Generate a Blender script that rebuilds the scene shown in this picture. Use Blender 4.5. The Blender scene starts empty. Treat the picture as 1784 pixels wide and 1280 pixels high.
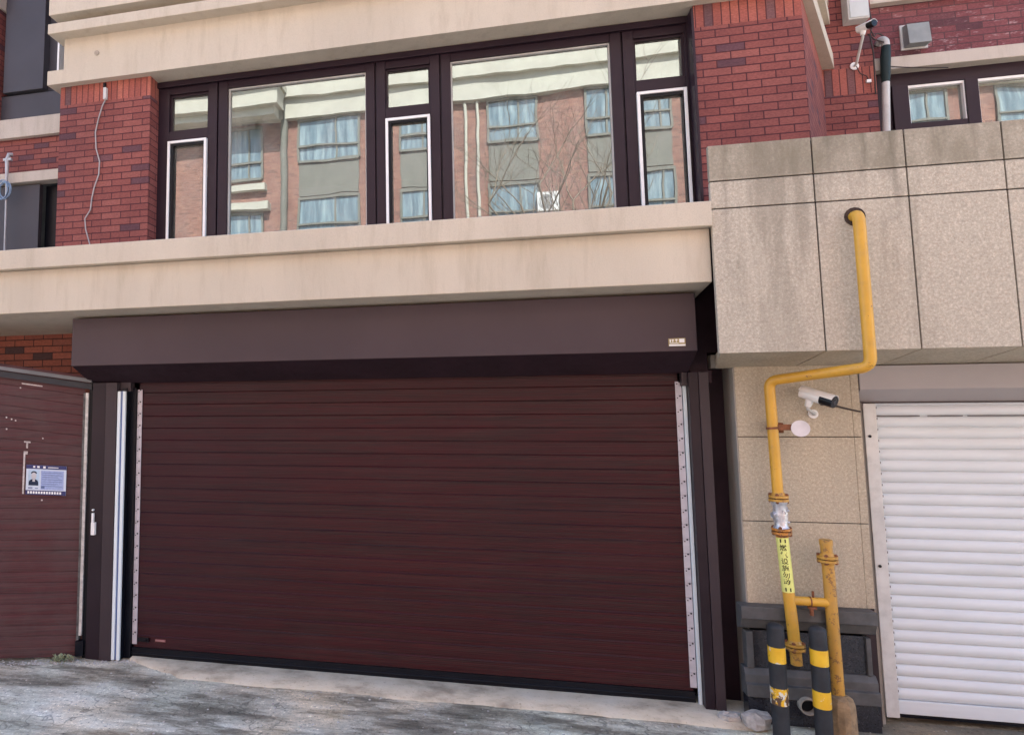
import bpy, math, random
from mathutils import Vector, Matrix
random.seed(7)
sc = bpy.context.scene
COL = sc.collection
R = math.radians

# ------------------------------------------------------------------ camera
cam_d = bpy.data.cameras.new("camera")
cam = bpy.data.objects.new("camera", cam_d); COL.objects.link(cam); sc.camera = cam
F, CX, CY = 1137.45, 640.9, 603.7
pit, yaw, rol = R(5.2185), R(-12.5294), R(-0.4863)
fw = Vector((math.sin(yaw)*math.cos(pit), math.cos(yaw)*math.cos(pit), math.sin(pit)))
r0 = Vector((math.cos(yaw), -math.sin(yaw), 0)); u0 = r0.cross(fw)
cr = math.cos(rol)*r0 + math.sin(rol)*u0; cu = -math.sin(rol)*r0 + math.cos(rol)*u0
m = Matrix((cr, cu, -fw)).transposed().to_4x4(); m.translation = (0, -5.4, 2.196)
cam.matrix_world = m
cam_d.sensor_width = 36; cam_d.lens = F/1784*36
cam_d.shift_x = (892-CX)/1784; cam_d.shift_y = -(640-CY)/1784
cam_d.clip_end = 800

# ------------------------------------------------------------------ light
SUN_EL, SUN_AZ = 47, 14            # the sun stands behind the building: the facade is in open shade
w = bpy.data.worlds.new("World"); sc.world = w; w.use_nodes = True
nt = w.node_tree; bg = nt.nodes["Background"]
sky = nt.nodes.new("ShaderNodeTexSky"); sky.sky_type = 'NISHITA'; sky.sun_disc = False
sky.sun_elevation = R(SUN_EL); sky.sun_rotation = R(SUN_AZ)
sky.air_density = 1.0; sky.dust_density = 1.2; sky.ozone_density = 1.0
nt.links.new(sky.outputs[0], bg.inputs[0]); bg.inputs[1].default_value = 0.15
sl = bpy.data.lights.new("sun", 'SUN'); sl.energy = 5.0; sl.angle = R(0.5); sl.color = (1.0, 0.96, 0.91)
so = bpy.data.objects.new("sun", sl); COL.objects.link(so)
sd = Vector((math.sin(R(SUN_AZ))*math.cos(R(SUN_EL)), math.cos(R(SUN_AZ))*math.cos(R(SUN_EL)), math.sin(R(SUN_EL))))
so.rotation_euler = sd.to_track_quat('Z', 'Y').to_euler(); so.location = (0, 20, 30)
sc.view_settings.view_transform = 'Standard'; sc.view_settings.look = 'None'
sc.view_settings.exposure = 2.2; sc.view_settings.gamma = 1.0

# ------------------------------------------------------------------ helpers
class MB:
    def __init__(s): s.v = []; s.f = []; s.sm = []
    def add(s, vs, fs, smooth=False):
        o = len(s.v); s.v += [tuple(p) for p in vs]
        for q in fs: s.f.append([o+i for i in q]); s.sm.append(smooth)
        return s
    def box(s, x0, x1, y0, y1, z0, z1):
        return s.prism([(x0, y0), (x1, y0), (x1, y1), (x0, y1)], z0, z1)
    def prism(s, poly, z0, z1, zt=None):
        n = len(poly); vs = [(x, y, z0) for x, y in poly]+[(x, y, z1) for x, y in poly]
        fs = [[(i), (i+1) % n, (i+1) % n+n, i+n] for i in range(n)]+[list(range(n))[::-1], list(range(n, 2*n))]
        return s.add(vs, fs)
    def profx(s, prof, x0, x1, x0b=None, smooth=False, caps=True):
        """profile of (y, z) points, counter-clockwise seen from +X... extruded along X"""
        n = len(prof); vs = [(x0, y, z) for y, z in prof]+[(x1, y, z) for y, z in prof]
        fs = [[i, (i+1) % n, (i+1) % n+n, i+n] for i in range(n)]
        if caps: fs += [list(range(n))[::-1], list(range(n, 2*n))]
        return s.add(vs, fs, smooth)
    def sheet(s, prof, x0, x1, smooth=True):
        n = len(prof); vs = [(x0, y, z) for y, z in prof]+[(x1, y, z) for y, z in prof]
        return s.add(vs, [[i, i+1, i+1+n, i+n] for i in range(n-1)], smooth)
    def tube(s, pts, r, n=14, cap=True, smooth=True, rs=None):
        pts = [Vector(p) for p in pts]; rings = []
        t0 = (pts[1]-pts[0]).normalized()
        ref = Vector((0, 0, 1)) if abs(t0.z) < .9 else Vector((1, 0, 0))
        a = t0.cross(ref).normalized()
        for i, p in enumerate(pts):
            if i == 0: t = (pts[1]-p).normalized()
            elif i == len(pts)-1: t = (p-pts[i-1]).normalized()
            else: t = ((pts[i+1]-p).normalized()+(p-pts[i-1]).normalized()).normalized()
            a = (a-t*a.dot(t)).normalized(); b = t.cross(a)
            rr = rs[i] if rs else r
            rings.append([p+(a*math.cos(2*math.pi*k/n)+b*math.sin(2*math.pi*k/n))*rr for k in range(n)])
        vs = [q for g in rings for q in g]; fs = []
        for i in range(len(pts)-1):
            for k in range(n): fs.append([i*n+k, i*n+(k+1) % n, (i+1)*n+(k+1) % n, (i+1)*n+k])
        s.add(vs, fs, smooth)
        if cap:
            s.add(rings[0], [list(range(n))[::-1]]); s.add(rings[-1], [list(range(n))])
        return s
    def cyl(s, p0, p1, r, r1=None, n=18):
        return s.tube([p0, p1], r, n, rs=[r, r if r1 is None else r1])
    def pieces(s, name, mat, parent=None, bevel=0, seg=2):
        """one object for every piece whose bounding boxes do not touch another's"""
        par = list(range(len(s.v))); key = {}
        def find(i):
            while par[i] != i: par[i] = par[par[i]]; i = par[i]
            return i
        for i, p in enumerate(s.v):
            k = tuple(round(c, 4) for c in p)
            if k in key: par[find(i)] = find(key[k])
            else: key[k] = i
        for f in s.f:
            for q in f[1:]: par[find(q)] = find(f[0])
        grp = {}
        for fi, f in enumerate(s.f): grp.setdefault(find(f[0]), []).append(fi)
        out = []
        for fl in grp.values():
            mb = MB(); idx = {}
            for fi in fl:
                for q in s.f[fi]:
                    if q not in idx: idx[q] = len(mb.v); mb.v.append(s.v[q])
                mb.f.append([idx[q] for q in s.f[fi]]); mb.sm.append(s.sm[fi])
            out.append(mb.build(name, mat, parent, bevel, seg))
        return out
    def build(s, name, mat, parent=None, bevel=0, seg=2):
        me = bpy.data.meshes.new(name); o = bpy.data.objects.new(name, me)
        off = Vector((0, 0, 0)); p = parent
        while p is not None: off += p.location; p = p.parent
        me.from_pydata([tuple(Vector(q)-off) for q in s.v], [], s.f)
        me.polygons.foreach_set("use_smooth", s.sm); me.update()
        import bmesh
        b = bmesh.new(); b.from_mesh(me); bmesh.ops.recalc_face_normals(b, faces=b.faces); b.to_mesh(me); b.free()
        me.materials.append(mat)
        COL.objects.link(o)
        if parent: o.parent = parent
        if bevel:
            bv = o.modifiers.new("bevel", 'BEVEL'); bv.width = bevel; bv.segments = seg; bv.limit_method = 'ANGLE'
        return o

def rnd_path(pts, rad, n=6):
    """polyline with rounded corners"""
    pts = [Vector(p) for p in pts]; out = [pts[0]]
    for i in range(1, len(pts)-1):
        a = (pts[i-1]-pts[i]); b = (pts[i+1]-pts[i])
        ra = min(rad, a.length*.45, b.length*.45)
        p0 = pts[i]+a.normalized()*ra; p1 = pts[i]+b.normalized()*ra
        for k in range(n+1):
            t = k/n; out.append(p0*(1-t)**2+pts[i]*2*t*(1-t)+p1*t*t)
    out.append(pts[-1]); return out

def tag(o, label=None, cat=None, group=None, kind=None):
    if label: o["label"] = label
    if cat: o["category"] = cat
    if group: o["group"] = group
    if kind: o["kind"] = kind
    return o
def thing(name, loc, label, cat, group=None):
    o = bpy.data.objects.new(name, None); o.location = loc; o.empty_display_size = .1
    COL.objects.link(o); return tag(o, label, cat, group)

# ------------------------------------------------------------------ materials
class NT:
    def __init__(s, name):
        s.m = bpy.data.materials.new(name); s.m.use_nodes = True; s.t = s.m.node_tree
        s.b = s.t.nodes["Principled BSDF"]; s.pos = None
    def n(s, typ, **k):
        q = s.t.nodes.new(typ)
        for a, v in k.items():
            if a.startswith("_"): q.inputs[int(a[1:])].default_value = v
            else: setattr(q, a, v)
        return q
    def l(s, a, b): s.t.links.new(a, b)
    def P(s):
        if s.pos is None: s.pos = s.n("ShaderNodeNewGeometry").outputs["Position"]
        return s.pos
    def scaled(s, v):
        q = s.n("ShaderNodeVectorMath", operation='MULTIPLY'); s.l(s.P(), q.inputs[0]); q.inputs[1].default_value = v
        return q.outputs[0]
    def noise(s, scale, detail=4, stretch=None, rough=.55, dist=0):
        q = s.n("ShaderNodeTexNoise"); q.inputs["Scale"].default_value = scale; q.inputs["Detail"].default_value = detail
        q.inputs["Roughness"].default_value = rough; q.inputs["Distortion"].default_value = dist
        s.l(s.scaled(stretch) if stretch else s.P(), q.inputs["Vector"]); return q.outputs["Fac"]
    def ramp(s, fac, stops):
        q = s.n("ShaderNodeValToRGB"); cr_ = q.color_ramp
        while len(cr_.elements) < len(stops): cr_.elements.new(.5)
        for e, (p, c) in zip(cr_.elements, stops):
            e.position = p; e.color = (*c, 1) if len(c) == 3 else c
        s.l(fac, q.inputs[0]); return q.outputs[0]
    def mix(s, fac, a, b, mode='MIX'):
        q = s.n("ShaderNodeMix", data_type='RGBA', blend_type=mode)
        for v, i in ((fac, 0), (a, 6), (b, 7)):
            if hasattr(v, "links"): s.l(v, q.inputs[i])
            elif i == 0: q.inputs[0].default_value = v
            else: q.inputs[i].default_value = (*v, 1)
        return q.outputs[2]
    def math(s, op, a, b=0.0, clamp=False):
        q = s.n("ShaderNodeMath", operation=op); q.use_clamp = clamp
        for v, i in ((a, 0), (b, 1)):
            if hasattr(v, "links"): s.l(v, q.inputs[i])
            else: q.inputs[i].default_value = v
        return q.outputs[0]
    def bump(s, h, strength=.3, dist=.01, prev=None):
        q = s.n("ShaderNodeBump"); q.inputs["Strength"].default_value = strength; q.inputs["Distance"].default_value = dist
        s.l(h, q.inputs["Height"])
        if prev: s.l(prev, q.inputs["Normal"])
        return q.outputs[0]
    def fin(s, col=None, rough=.6, metal=0, norm=None, spec=None, coat=None):
        if col is not None:
            if hasattr(col, "links"): s.l(col, s.b.inputs["Base Color"])
            else: s.b.inputs["Base Color"].default_value = (*col, 1)
        if hasattr(rough, "links"): s.l(rough, s.b.inputs["Roughness"])
        else: s.b.inputs["Roughness"].default_value = rough
        s.b.inputs["Metallic"].default_value = metal
        if spec is not None: s.b.inputs["Specular IOR Level"].default_value = spec
        if coat is not None: s.b.inputs["Coat Weight"].default_value = coat; s.b.inputs["Coat Roughness"].default_value = .12
        if norm: s.l(norm, s.b.inputs["Normal"])
        return s.m

def g(c, k): return tuple(min(1, x*k) for x in c)
def simple(name, c, rough=.5, metal=0, var=.18, scale=6, bump=.05, bscale=80, spec=None, dirt=0, stretch=None):
    if spec is None and max(c) < .12: spec = .22
    s = NT(name)
    a = s.noise(scale, 5, stretch)
    col = s.mix(s.ramp(a, [(.3, (0, 0, 0)), (.7, (1, 1, 1))]), g(c, 1-var), g(c, 1+var))
    if dirt:
        d = s.ramp(s.noise(scale*2.3, 8, rough=.7), [(.48, (0, 0, 0)), (.66, (dirt, dirt, dirt))])
        col = s.mix(d, col, (.07, .06, .05))
    r_ = s.math('MULTIPLY_ADD', s.noise(scale*3, 4), .25); s.t.nodes[-1].inputs[2].default_value = rough-.12
    return s.fin(col, r_, metal, s.bump(s.noise(bscale, 4), bump, .004), spec)

def brick_mat(name, reds, dark, mortar, soldier=False, bw=.222, rh=.069, stain=None):
    s = NT(name)
    sep = s.n("ShaderNodeSeparateXYZ"); s.l(s.P(), sep.inputs[0])
    u = s.math('ADD', sep.outputs[0], sep.outputs[1]); v = sep.outputs[2]
    cmb = s.n("ShaderNodeCombineXYZ")
    s.l(v if soldier else u, cmb.inputs[0]); s.l(u if soldier else v, cmb.inputs[1])
    b = s.n("ShaderNodeTexBrick"); s.l(cmb.outputs[0], b.inputs["Vector"])
    b.offset = 0.0 if soldier else .5; b.squash = 1
    b.inputs["Color1"].default_value = (0, 0, 0, 1); b.inputs["Color2"].default_value = (1, 1, 1, 1)
    b.inputs["Mortar"].default_value = (.5, .5, .5, 1)
    b.inputs["Scale"].default_value = 1; b.inputs["Mortar Size"].default_value = .0048
    b.inputs["Mortar Smooth"].default_value = .25; b.inputs["Bias"].default_value = 0
    b.inputs["Brick Width"].default_value = bw; b.inputs["Row Height"].default_value = rh
    c = s.ramp(b.outputs["Color"], [(0, reds[0]), (.45, reds[1]), (.92, reds[2]), (.94, dark), (1, g(dark, .85))])
    fine = s.ramp(s.noise(45, 6, (1, 1, 2.5), .7), [(.3, (.66, .66, .68)), (.7, (1.28, 1.26, 1.24))])
    c = s.mix(1.0, c, fine, 'MULTIPLY')
    big = s.ramp(s.noise(1.3, 3), [(.35, (.88, .88, .9)), (.65, (1.08, 1.06, 1.04))])
    c = s.mix(1.0, c, big, 'MULTIPLY')
    if stain:
        c = s.mix(s.ramp(s.noise(9, 5, (1, 1, 3), .7), [(.58, (0, 0, 0)), (.70, (.75, .75, .75))]), c, stain)
    c = s.mix(b.outputs["Fac"], c, mortar)
    h = s.math('SUBTRACT', 1.0, b.outputs["Fac"])
    nn = s.bump(h, .9, .008); nn = s.bump(s.noise(110, 5), .25, .003, nn)
    return s.fin(c, .82, 0, nn, .3)

RED = ((.19, .058, .052), (.225, .071, .062), (.255, .088, .075))
M_brick = brick_mat("red_brick", RED, (.115, .052, .064), (.062, .018, .024))
M_soldier = brick_mat("red_brick_on_end", ((.26, .078, .062), (.31, .095, .075), (.36, .12, .088)), (.14, .07, .075), (.08, .026, .03), True, 1.9, .069)
M_brick_low = brick_mat("warm_brick", ((.20, .062, .042), (.25, .078, .05), (.27, .09, .06)), (.07, .035, .035), (.035, .015, .015))
M_brick_far = brick_mat("purple_brick", ((.15, .048, .056), (.175, .058, .066), (.21, .075, .08)), (.10, .04, .05), (.09, .045, .052), stain=(.42, .30, .31))
M_brick_opp = brick_mat("opposite_brick", ((.25, .13, .105), (.30, .155, .125), (.35, .195, .15)), (.22, .12, .10), (.3, .22, .19))

def plaster(name, c):
    s = NT(name)
    sx = s.ramp(s.noise(1.6, 6, (1, 1, .35), .6), [(.3, (.9, .89, .88)), (.7, (1.05, 1.04, 1.03))])
    col = s.mix(1.0, c, sx, 'MULTIPLY')
    st = s.ramp(s.noise(8, 7, (1, 1, .16), .68), [(.50, (0, 0, 0)), (.72, (.42, .42, .42))])
    col = s.mix(st, col, (c[0]*.62, c[1]*.58, c[2]*.52))
    sp = s.ramp(s.noise(160, 3), [(.33, (.86, .86, .86)), (.5, (1, 1, 1))])
    col = s.mix(1.0, col, sp, 'MULTIPLY')
    return s.fin(col, .85, 0, s.bump(s.noise(120, 5, rough=.7), .35, .003, s.bump(s.noise(5, 3), .12, .02)), .25)
M_cream = plaster("cream_render", (.555, .495, .41))
M_cream_far = plaster("grey_cream_render", (.50, .45, .40))
M_cement = plaster("grey_cement", (.33, .31, .28))

def granite(name, c, stain=1.0):
    s = NT(name)
    sp = s.ramp(s.noise(58, 5, rough=.9), [(.30, g(c, .48)), (.42, g(c, .86)), (.53, c), (.64, g(c, 1.40))])
    v = s.n("ShaderNodeTexVoronoi"); v.inputs["Scale"].default_value = 60; s.l(s.P(), v.inputs["Vector"])
    sp = s.mix(s.ramp(v.outputs["Distance"], [(.1, (.35, .35, .35)), (.35, (0, 0, 0))]), sp, (c[0]*.8, c[1]*.6, c[2]*.52))
    # run-off stains: long vertical streaks, strongest below the coping
    sep = s.n("ShaderNodeSeparateXYZ"); s.l(s.P(), sep.inputs[0])
    st = s.ramp(s.noise(3.6, 6, (1, 1, .12), .66), [(.49, (0, 0, 0)), (.60, (1, 1, 1))])
    hi = s.n("ShaderNodeMapRange"); s.l(sep.outputs[2], hi.inputs[0])
    hi.inputs[1].default_value = 2.3; hi.inputs[2].default_value = 4.0; hi.inputs[3].default_value = .28*stain; hi.inputs[4].default_value = 1.0*stain
    col = s.mix(s.math('MULTIPLY', s.math('MULTIPLY', st, hi.outputs[0]), .6), sp, (.16, .14, .105))
    for xc, wd_, zl, am_ in ((2.47, .055, 3.25, .85), (2.30, .035, 3.55, .75), (2.08, .06, 3.72, .6), (1.45, .03, 2.7, .35), (2.72, .025, 3.5, .4), (2.95, .03, 3.6, .4), (3.3, .06, 3.5, .5)):
        wob = s.math('MULTIPLY', s.math('SUBTRACT', s.noise(6, 4, (1, 1, .3), .7), .5), .16)
        dx = s.math('ABSOLUTE', s.math('SUBTRACT', s.math('ADD', sep.outputs[0], wob), xc))
        mx_ = s.n("ShaderNodeMapRange"); s.l(dx, mx_.inputs[0]); mx_.inputs[1].default_value = 0; mx_.inputs[2].default_value = wd_; mx_.inputs[3].default_value = am_; mx_.inputs[4].default_value = 0
        mz = s.n("ShaderNodeMapRange"); s.l(sep.outputs[2], mz.inputs[0]); mz.inputs[1].default_value = zl; mz.inputs[2].default_value = 3.95; mz.inputs[3].default_value = 0; mz.inputs[4].default_value = 1
        col = s.mix(s.math('MULTIPLY', mx_.outputs[0], mz.outputs[0]), col, (.085, .078, .06))
    top = s.ramp(s.math('MULTIPLY_ADD', s.noise(4, 5, (1, 1, .3)), .22), [(0, (0, 0, 0)), (1, (1, 1, 1))])
    # the coping course has gone dark as a whole
    cop = s.n("ShaderNodeMapRange"); s.l(sep.outputs[2], cop.inputs[0])
    cop.inputs[1].default_value = 3.70; cop.inputs[2].default_value = 3.74; cop.inputs[3].default_value = 0; cop.inputs[4].default_value = .72*stain
    cl = s.ramp(s.noise(5, 6, (1, 1, .5), .65), [(.3, (.25, .25, .25)), (.62, (1, 1, 1))])
    col = s.mix(s.math('MULTIPLY', cop.outputs[0], cl), col, (.17, .15, .105))
    pale = s.ramp(s.noise(2.1, 4, (1, 1, .3)), [(.58, (0, 0, 0)), (.72, (.35, .35, .35))])
    col = s.mix(pale, col, g(c, 1.25))
    return s.fin(col, .62, 0, s.bump(s.noise(200, 3), .18, .002), .4)
M_granite = granite("beige_granite", (.425, .382, .315))
M_granite_pier = granite("beige_granite_pier", (.43, .372, .285), .8)
M_joint = simple("dark_joint", (.035, .025, .028), .8)

def dark_granite():
    s = NT("black_granite")
    n_ = s.noise(130, 3, rough=.8)
    col = s.ramp(n_, [(.35, (.010, .011, .015)), (.6, (.026, .028, .036)), (.72, (.10, .10, .12))])
    return s.fin(col, s.ramp(s.noise(7, 4), [(.3, (.12, .12, .12)), (.7, (.32, .32, .32))]), 0, None, .6)
M_bgran = dark_granite()
M_ggran = simple("grey_granite_trim", (.085, .087, .09), .45, 0, .3, 9, .1, 150, dirt=.25)

def slat_mat(name, a, b, c, streak=170, rough=.5, dust=None, spec=.25, side=False):
    s = NT(name)
    n1 = s.noise(1, 5, (.45, .45, streak), .70)
    col = s.ramp(n1, [(.36, a), (.44, b), (.49, a), (.53, c), (.58, b), (.65, a)])
    n2 = s.noise(1, 4, (.25, .25, 9.0))
    col = s.mix(s.ramp(n2, [(.42, (.05, .05, .05)), (.62, (.40, .40, .40))]), col, (b[0]*.85+a[0]*.2, b[1]*1.1, b[2]*1.1))
    if dust:
        n3 = s.ramp(s.noise(2.2, 8, (1, 1, 1), .7), [(.42, (0, 0, 0)), (.7, (.5, .5, .5))])
        col = s.mix(n3, col, dust)
    if side:       # mixed towards a dark plum over the left third
        sep = s.n("ShaderNodeSeparateXYZ"); s.l(s.P(), sep.inputs[0])
        mr = s.n("ShaderNodeMapRange"); s.l(sep.outputs[0], mr.inputs[0]); mr.inputs[1].default_value = -3.4; mr.inputs[2].default_value = -1.6; mr.inputs[3].default_value = .35; mr.inputs[4].default_value = 0
        col = s.mix(mr.outputs[0], col, (.024, .008, .016))
        dd = s.ramp(s.noise(1.6, 6, (1, 1, 1.6), .65), [(.50, (0, 0, 0)), (.75, (.12, .12, .12))])
        col = s.mix(dd, col, (.055, .036, .036))
    return s.fin(col, rough, .0, s.bump(n1, .22, .002), spec)
M_slat = slat_mat("woodgrain_slats", (.0085, .0042, .006), (.054, .0065, .0095), (.031, .019, .018), 80, .36, spec=.22, side=True)
M_oldslat = slat_mat("faded_maroon_slats", (.036, .015, .018), (.100, .028, .032), (.068, .042, .042), 42, .55, dust=(.09, .062, .062))
M_box = simple("brown_aluminium", (.060, .041, .047), .42, .0, .07, 2, .02, 60)
M_jamb = simple("dark_brown_aluminium", (.018, .011, .016), .38, .0, .12, 2, .02, 60)
M_jamb2 = simple("grey_brown_aluminium", (.042, .031, .036), .4, .0, .08, 2, .02, 60)
M_frame = simple("plum_window_frame", (.025, .014, .021), .4, 0, .1, 3, .02)
M_black = simple("black_rubber", (.004, .005, .009), .35, 0, .2, 5, .03)
M_shadow = simple("dark_recess_shade", (.024, .012, .018), .7, 0, .2, 5, .03)  # dark brown panels; shade under the housing and in gaps is in the colour
M_alu = simple("bright_aluminium", (.66, .74, .78), .45, .0, .03, 3, .0)
M_bluegroove = simple("dark_blue_groove", (.10, .16, .36), .35, .2, .1, 4, .02)  # dark blue of the groove between the silver strips
M_strip = simple("pale_slat_end_locks", (.50, .48, .53), .45, .2, .12, 12, .05)
M_white = simple("white_enamel", (.78, .78, .78), .35, 0, .06, 6, .02)
M_greywhite = simple("grey_white_paint", (.52, .52, .51), .5, 0, .12, 5, .04, dirt=.15)
M_whiteslat = simple("white_shutter_paint", (.58, .62, .655), .42, 0, .07, 1.7, .03, stretch=(1, 1, 4))
M_greybox = simple("grey_shutter_housing", (.32, .30, .305), .5, 0, .07, 2, .03)
M_dgpanel = simple("dark_grey_panel", (.058, .055, .066), .5, 0, .08, 2, .02)
M_rust = simple("rusty_iron", (.20, .075, .035), .8, .2, .4, 25, .3)
M_conc = simple("rough_concrete", (.33, .29, .24), .9, 0, .3, 14, .6, 60, dirt=.3)
M_rubble = simple("pale_rubble", (.42, .40, .38), .9, 0, .3, 18, .6, 50, dirt=.25)
M_wire = simple("grey_cable", (.36, .33, .33), .6)
M_dwire = simple("dark_cable", (.05, .04, .04), .6)
M_ltblue = simple("blue_coiled_cable", (.20, .30, .45), .5)
M_brass = simple("brass_plate", (.30, .26, .13), .35, .6, .15, 20, .05)
M_green = simple("green_tag", (.03, .42, .25), .5)

def yellow_paint(name, c, rustlev=.62):
    s = NT(name)
    n1 = s.noise(22, 7, rough=.7)
    col = s.mix(s.ramp(s.noise(5, 4), [(.3, (0, 0, 0)), (.7, (1, 1, 1))]), g(c, .86), g(c, 1.08))
    r_ = s.ramp(n1, [(rustlev, (0, 0, 0)), (rustlev+.05, (.85, .85, .85))])
    col = s.mix(r_, col, (.17, .085, .04))
    gr = s.ramp(s.noise(8, 6, rough=.7), [(.5, (0, 0, 0)), (.75, (.35, .35, .35))])
    col = s.mix(gr, col, (.30, .20, .09))
    return s.fin(col, .42, 0, s.bump(n1, .12, .003), .5)
M_yel = yellow_paint("yellow_gas_paint", (.60, .325, .035), .62)
M_yeldirty = yellow_paint("weathered_yellow_paint", (.50, .27, .045), .54)
M_yeltape = simple("warning_tape", (.72, .74, .22), .45, 0, .06, 12, .02)
M_ink = simple("black_ink", (.02, .02, .015), .6)

def band_mat(name, worn):
    s = NT(name)
    n1 = s.noise(26, 5, rough=.6)
    base = s.mix(s.ramp(s.noise(10, 4), [(.3, (0, 0, 0)), (.7, (1, 1, 1))]), (.66, .36, .01), (.80, .50, .03))
    col = s.mix(s.ramp(n1, [(worn, (0, 0, 0)), (worn+.03, (1, 1, 1))]), base, (.66, .66, .60))
    n2 = s.noise(34, 5, (1, 1, .6), .6)
    col = s.mix(s.ramp(n2, [(worn+.02, (0, 0, 0)), (worn+.05, (1, 1, 1))]), col, (.10, .055, .03))
    return s.fin(col, .45, 0, s.bump(n1, .2, .002))
M_band = band_mat("yellow_reflective_band", .62)
M_bandworn = band_mat("worn_yellow_band", .50)
M_bollard = simple("bollard_black_paint", (.030, .033, .038), .6, 0, .25, 12, .1, 60, dirt=.1)

def pane_mat(name, refl, tint, wav=.5):
    s = NT(name); t = s.t
    gl = s.n("ShaderNodeBsdfGlossy"); gl.inputs["Roughness"].default_value = .0; gl.inputs["Color"].default_value = (.93, .97, .95, 1)
    tr = s.n("ShaderNodeBsdfTransparent"); tr.inputs["Color"].default_value = (*tint, 1)
    mx = s.n("ShaderNodeMixShader"); mx.inputs[0].default_value = refl
    nb = s.bump(s.noise(1.3, 2, (1, 1, 1.5), .4), wav, .0022)
    s.l(nb, gl.inputs["Normal"])
    s.l(tr.outputs[0], mx.inputs[1]); s.l(gl.outputs[0], mx.inputs[2])
    df = s.n("ShaderNodeBsdfDiffuse"); df.inputs["Color"].default_value = (.5, .5, .47, 1)
    m2 = s.n("ShaderNodeMixShader")
    sm = s.ramp(s.noise(3.5, 7, (1, 1, .45), .72, 1.0), [(.35, (.03, .03, .03)), (.72, (.26, .26, .26))])
    s.l(sm, m2.inputs[0]); s.l(mx.outputs[0], m2.inputs[1]); s.l(df.outputs[0], m2.inputs[2])
    s.l(m2.outputs[0], t.nodes["Material Output"].inputs[0])
    return s.m
M_glass = pane_mat("window_glass", .235, (.30, .34, .33))
def opp_glass():
    s = NT("curtained_glass")
    n1 = s.noise(7, 3, (1, 1, .1))
    col = s.ramp(n1, [(.3, (.10, .15, .18)), (.5, (.17, .24, .28)), (.7, (.32, .40, .42))])
    return s.fin(col, .15, 0, None, .8)
M_oppglass = opp_glass()
M_oppdark = simple("dull_glass", (.13, .20, .24), .15, 0, .3, 3, .02)
M_oppcream = simple("opposite_cream", (.48, .465, .40), .8, 0, .06, 2, .05)
M_oppgrey = simple("opposite_grey_panel", (.17, .168, .145), .7, 0, .1, 2, .05)
M_room = simple("room_wall", (.22, .21, .20), .9)
M_bark = simple("bark", (.20, .16, .12), .9, 0, .3, 10, .4)

def ground_mat():
    s = NT("dirty_concrete_ground")
    n1 = s.noise(1, 14, (.8, 2.9, 1), .71, 0)
    col = s.ramp(n1, [(.36, (.14, .118, .09)), (.44, (.31, .27, .21)), (.49, (.50, .455, .365)), (.54, (.66, .60, .49)), (.61, (.80, .75, .64))])
    wet = s.ramp(s.noise(1, 12, (.55, 2.1, 1), .68, 0), [(.52, (0, 0, 0)), (.57, (.85, .85, .85))])
    col = s.mix(wet, col, (.175, .15, .113))
    tin = s.ramp(s.noise(.9, 5), [(.35, (1.12, .98, .84)), (.5, (1, 1, 1)), (.65, (.92, 1.0, .98))])
    col = s.mix(1.0, col, tin, "MULTIPLY")
    cr3 = s.n("ShaderNodeTexVoronoi", feature="DISTANCE_TO_EDGE"); cr3.inputs["Scale"].default_value = .42; wv = s.n("ShaderNodeVectorMath", operation="ADD"); s.l(s.P(), wv.inputs[0]); wn_ = s.n("ShaderNodeTexNoise"); wn_.inputs["Scale"].default_value = 5; s.l(s.P(), wn_.inputs["Vector"]); s.l(wn_.outputs["Color"], wv.inputs[1]); s.l(wv.outputs[0], cr3.inputs["Vector"])
    crk = s.ramp(cr3.outputs["Distance"], [(.002, (.55, .55, .55)), (.006, (0, 0, 0))])
    col = s.mix(crk, col, (.05, .045, .04))
    blu = s.ramp(s.noise(1.1, 4), [(.6, (0, 0, 0)), (.75, (.35, .35, .35))])
    col = s.mix(blu, col, (.42, .44, .45))
    sp = s.ramp(s.noise(34, 5, rough=.8), [(.36, (.30, .30, .30)), (.43, (1, 1, 1)), (.58, (1, 1, 1)), (.63, (1.7, 1.7, 1.7))])
    col = s.mix(1.0, col, sp, 'MULTIPLY')
    nn = s.bump(s.noise(60, 6, rough=.7), .5, .012, s.bump(n1, .5, .05))
    return s.fin(col, s.ramp(s.noise(2, 4), [(.4, (.6, .6, .6)), (.65, (.92, .92, .92))]), 0, nn, .35)
M_ground = ground_mat()
def apron_mat():
    s = NT("pale_cement_apron")
    col = s.ramp(s.noise(2.2, 8, (1, 1.5, 1), .65), [(.30, (.22, .19, .145)), (.42, (.40, .35, .275)), (.52, (.55, .49, .385)), (.70, (.62, .57, .48))])
    sp = s.ramp(s.noise(40, 4, rough=.7), [(.30, (.55, .52, .5)), (.40, (1, 1, 1))])
    col = s.mix(1.0, col, sp, 'MULTIPLY')
    return s.fin(col, .88, 0, s.bump(s.noise(45, 6), .4, .008), .3)
M_apron = apron_mat()

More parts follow.
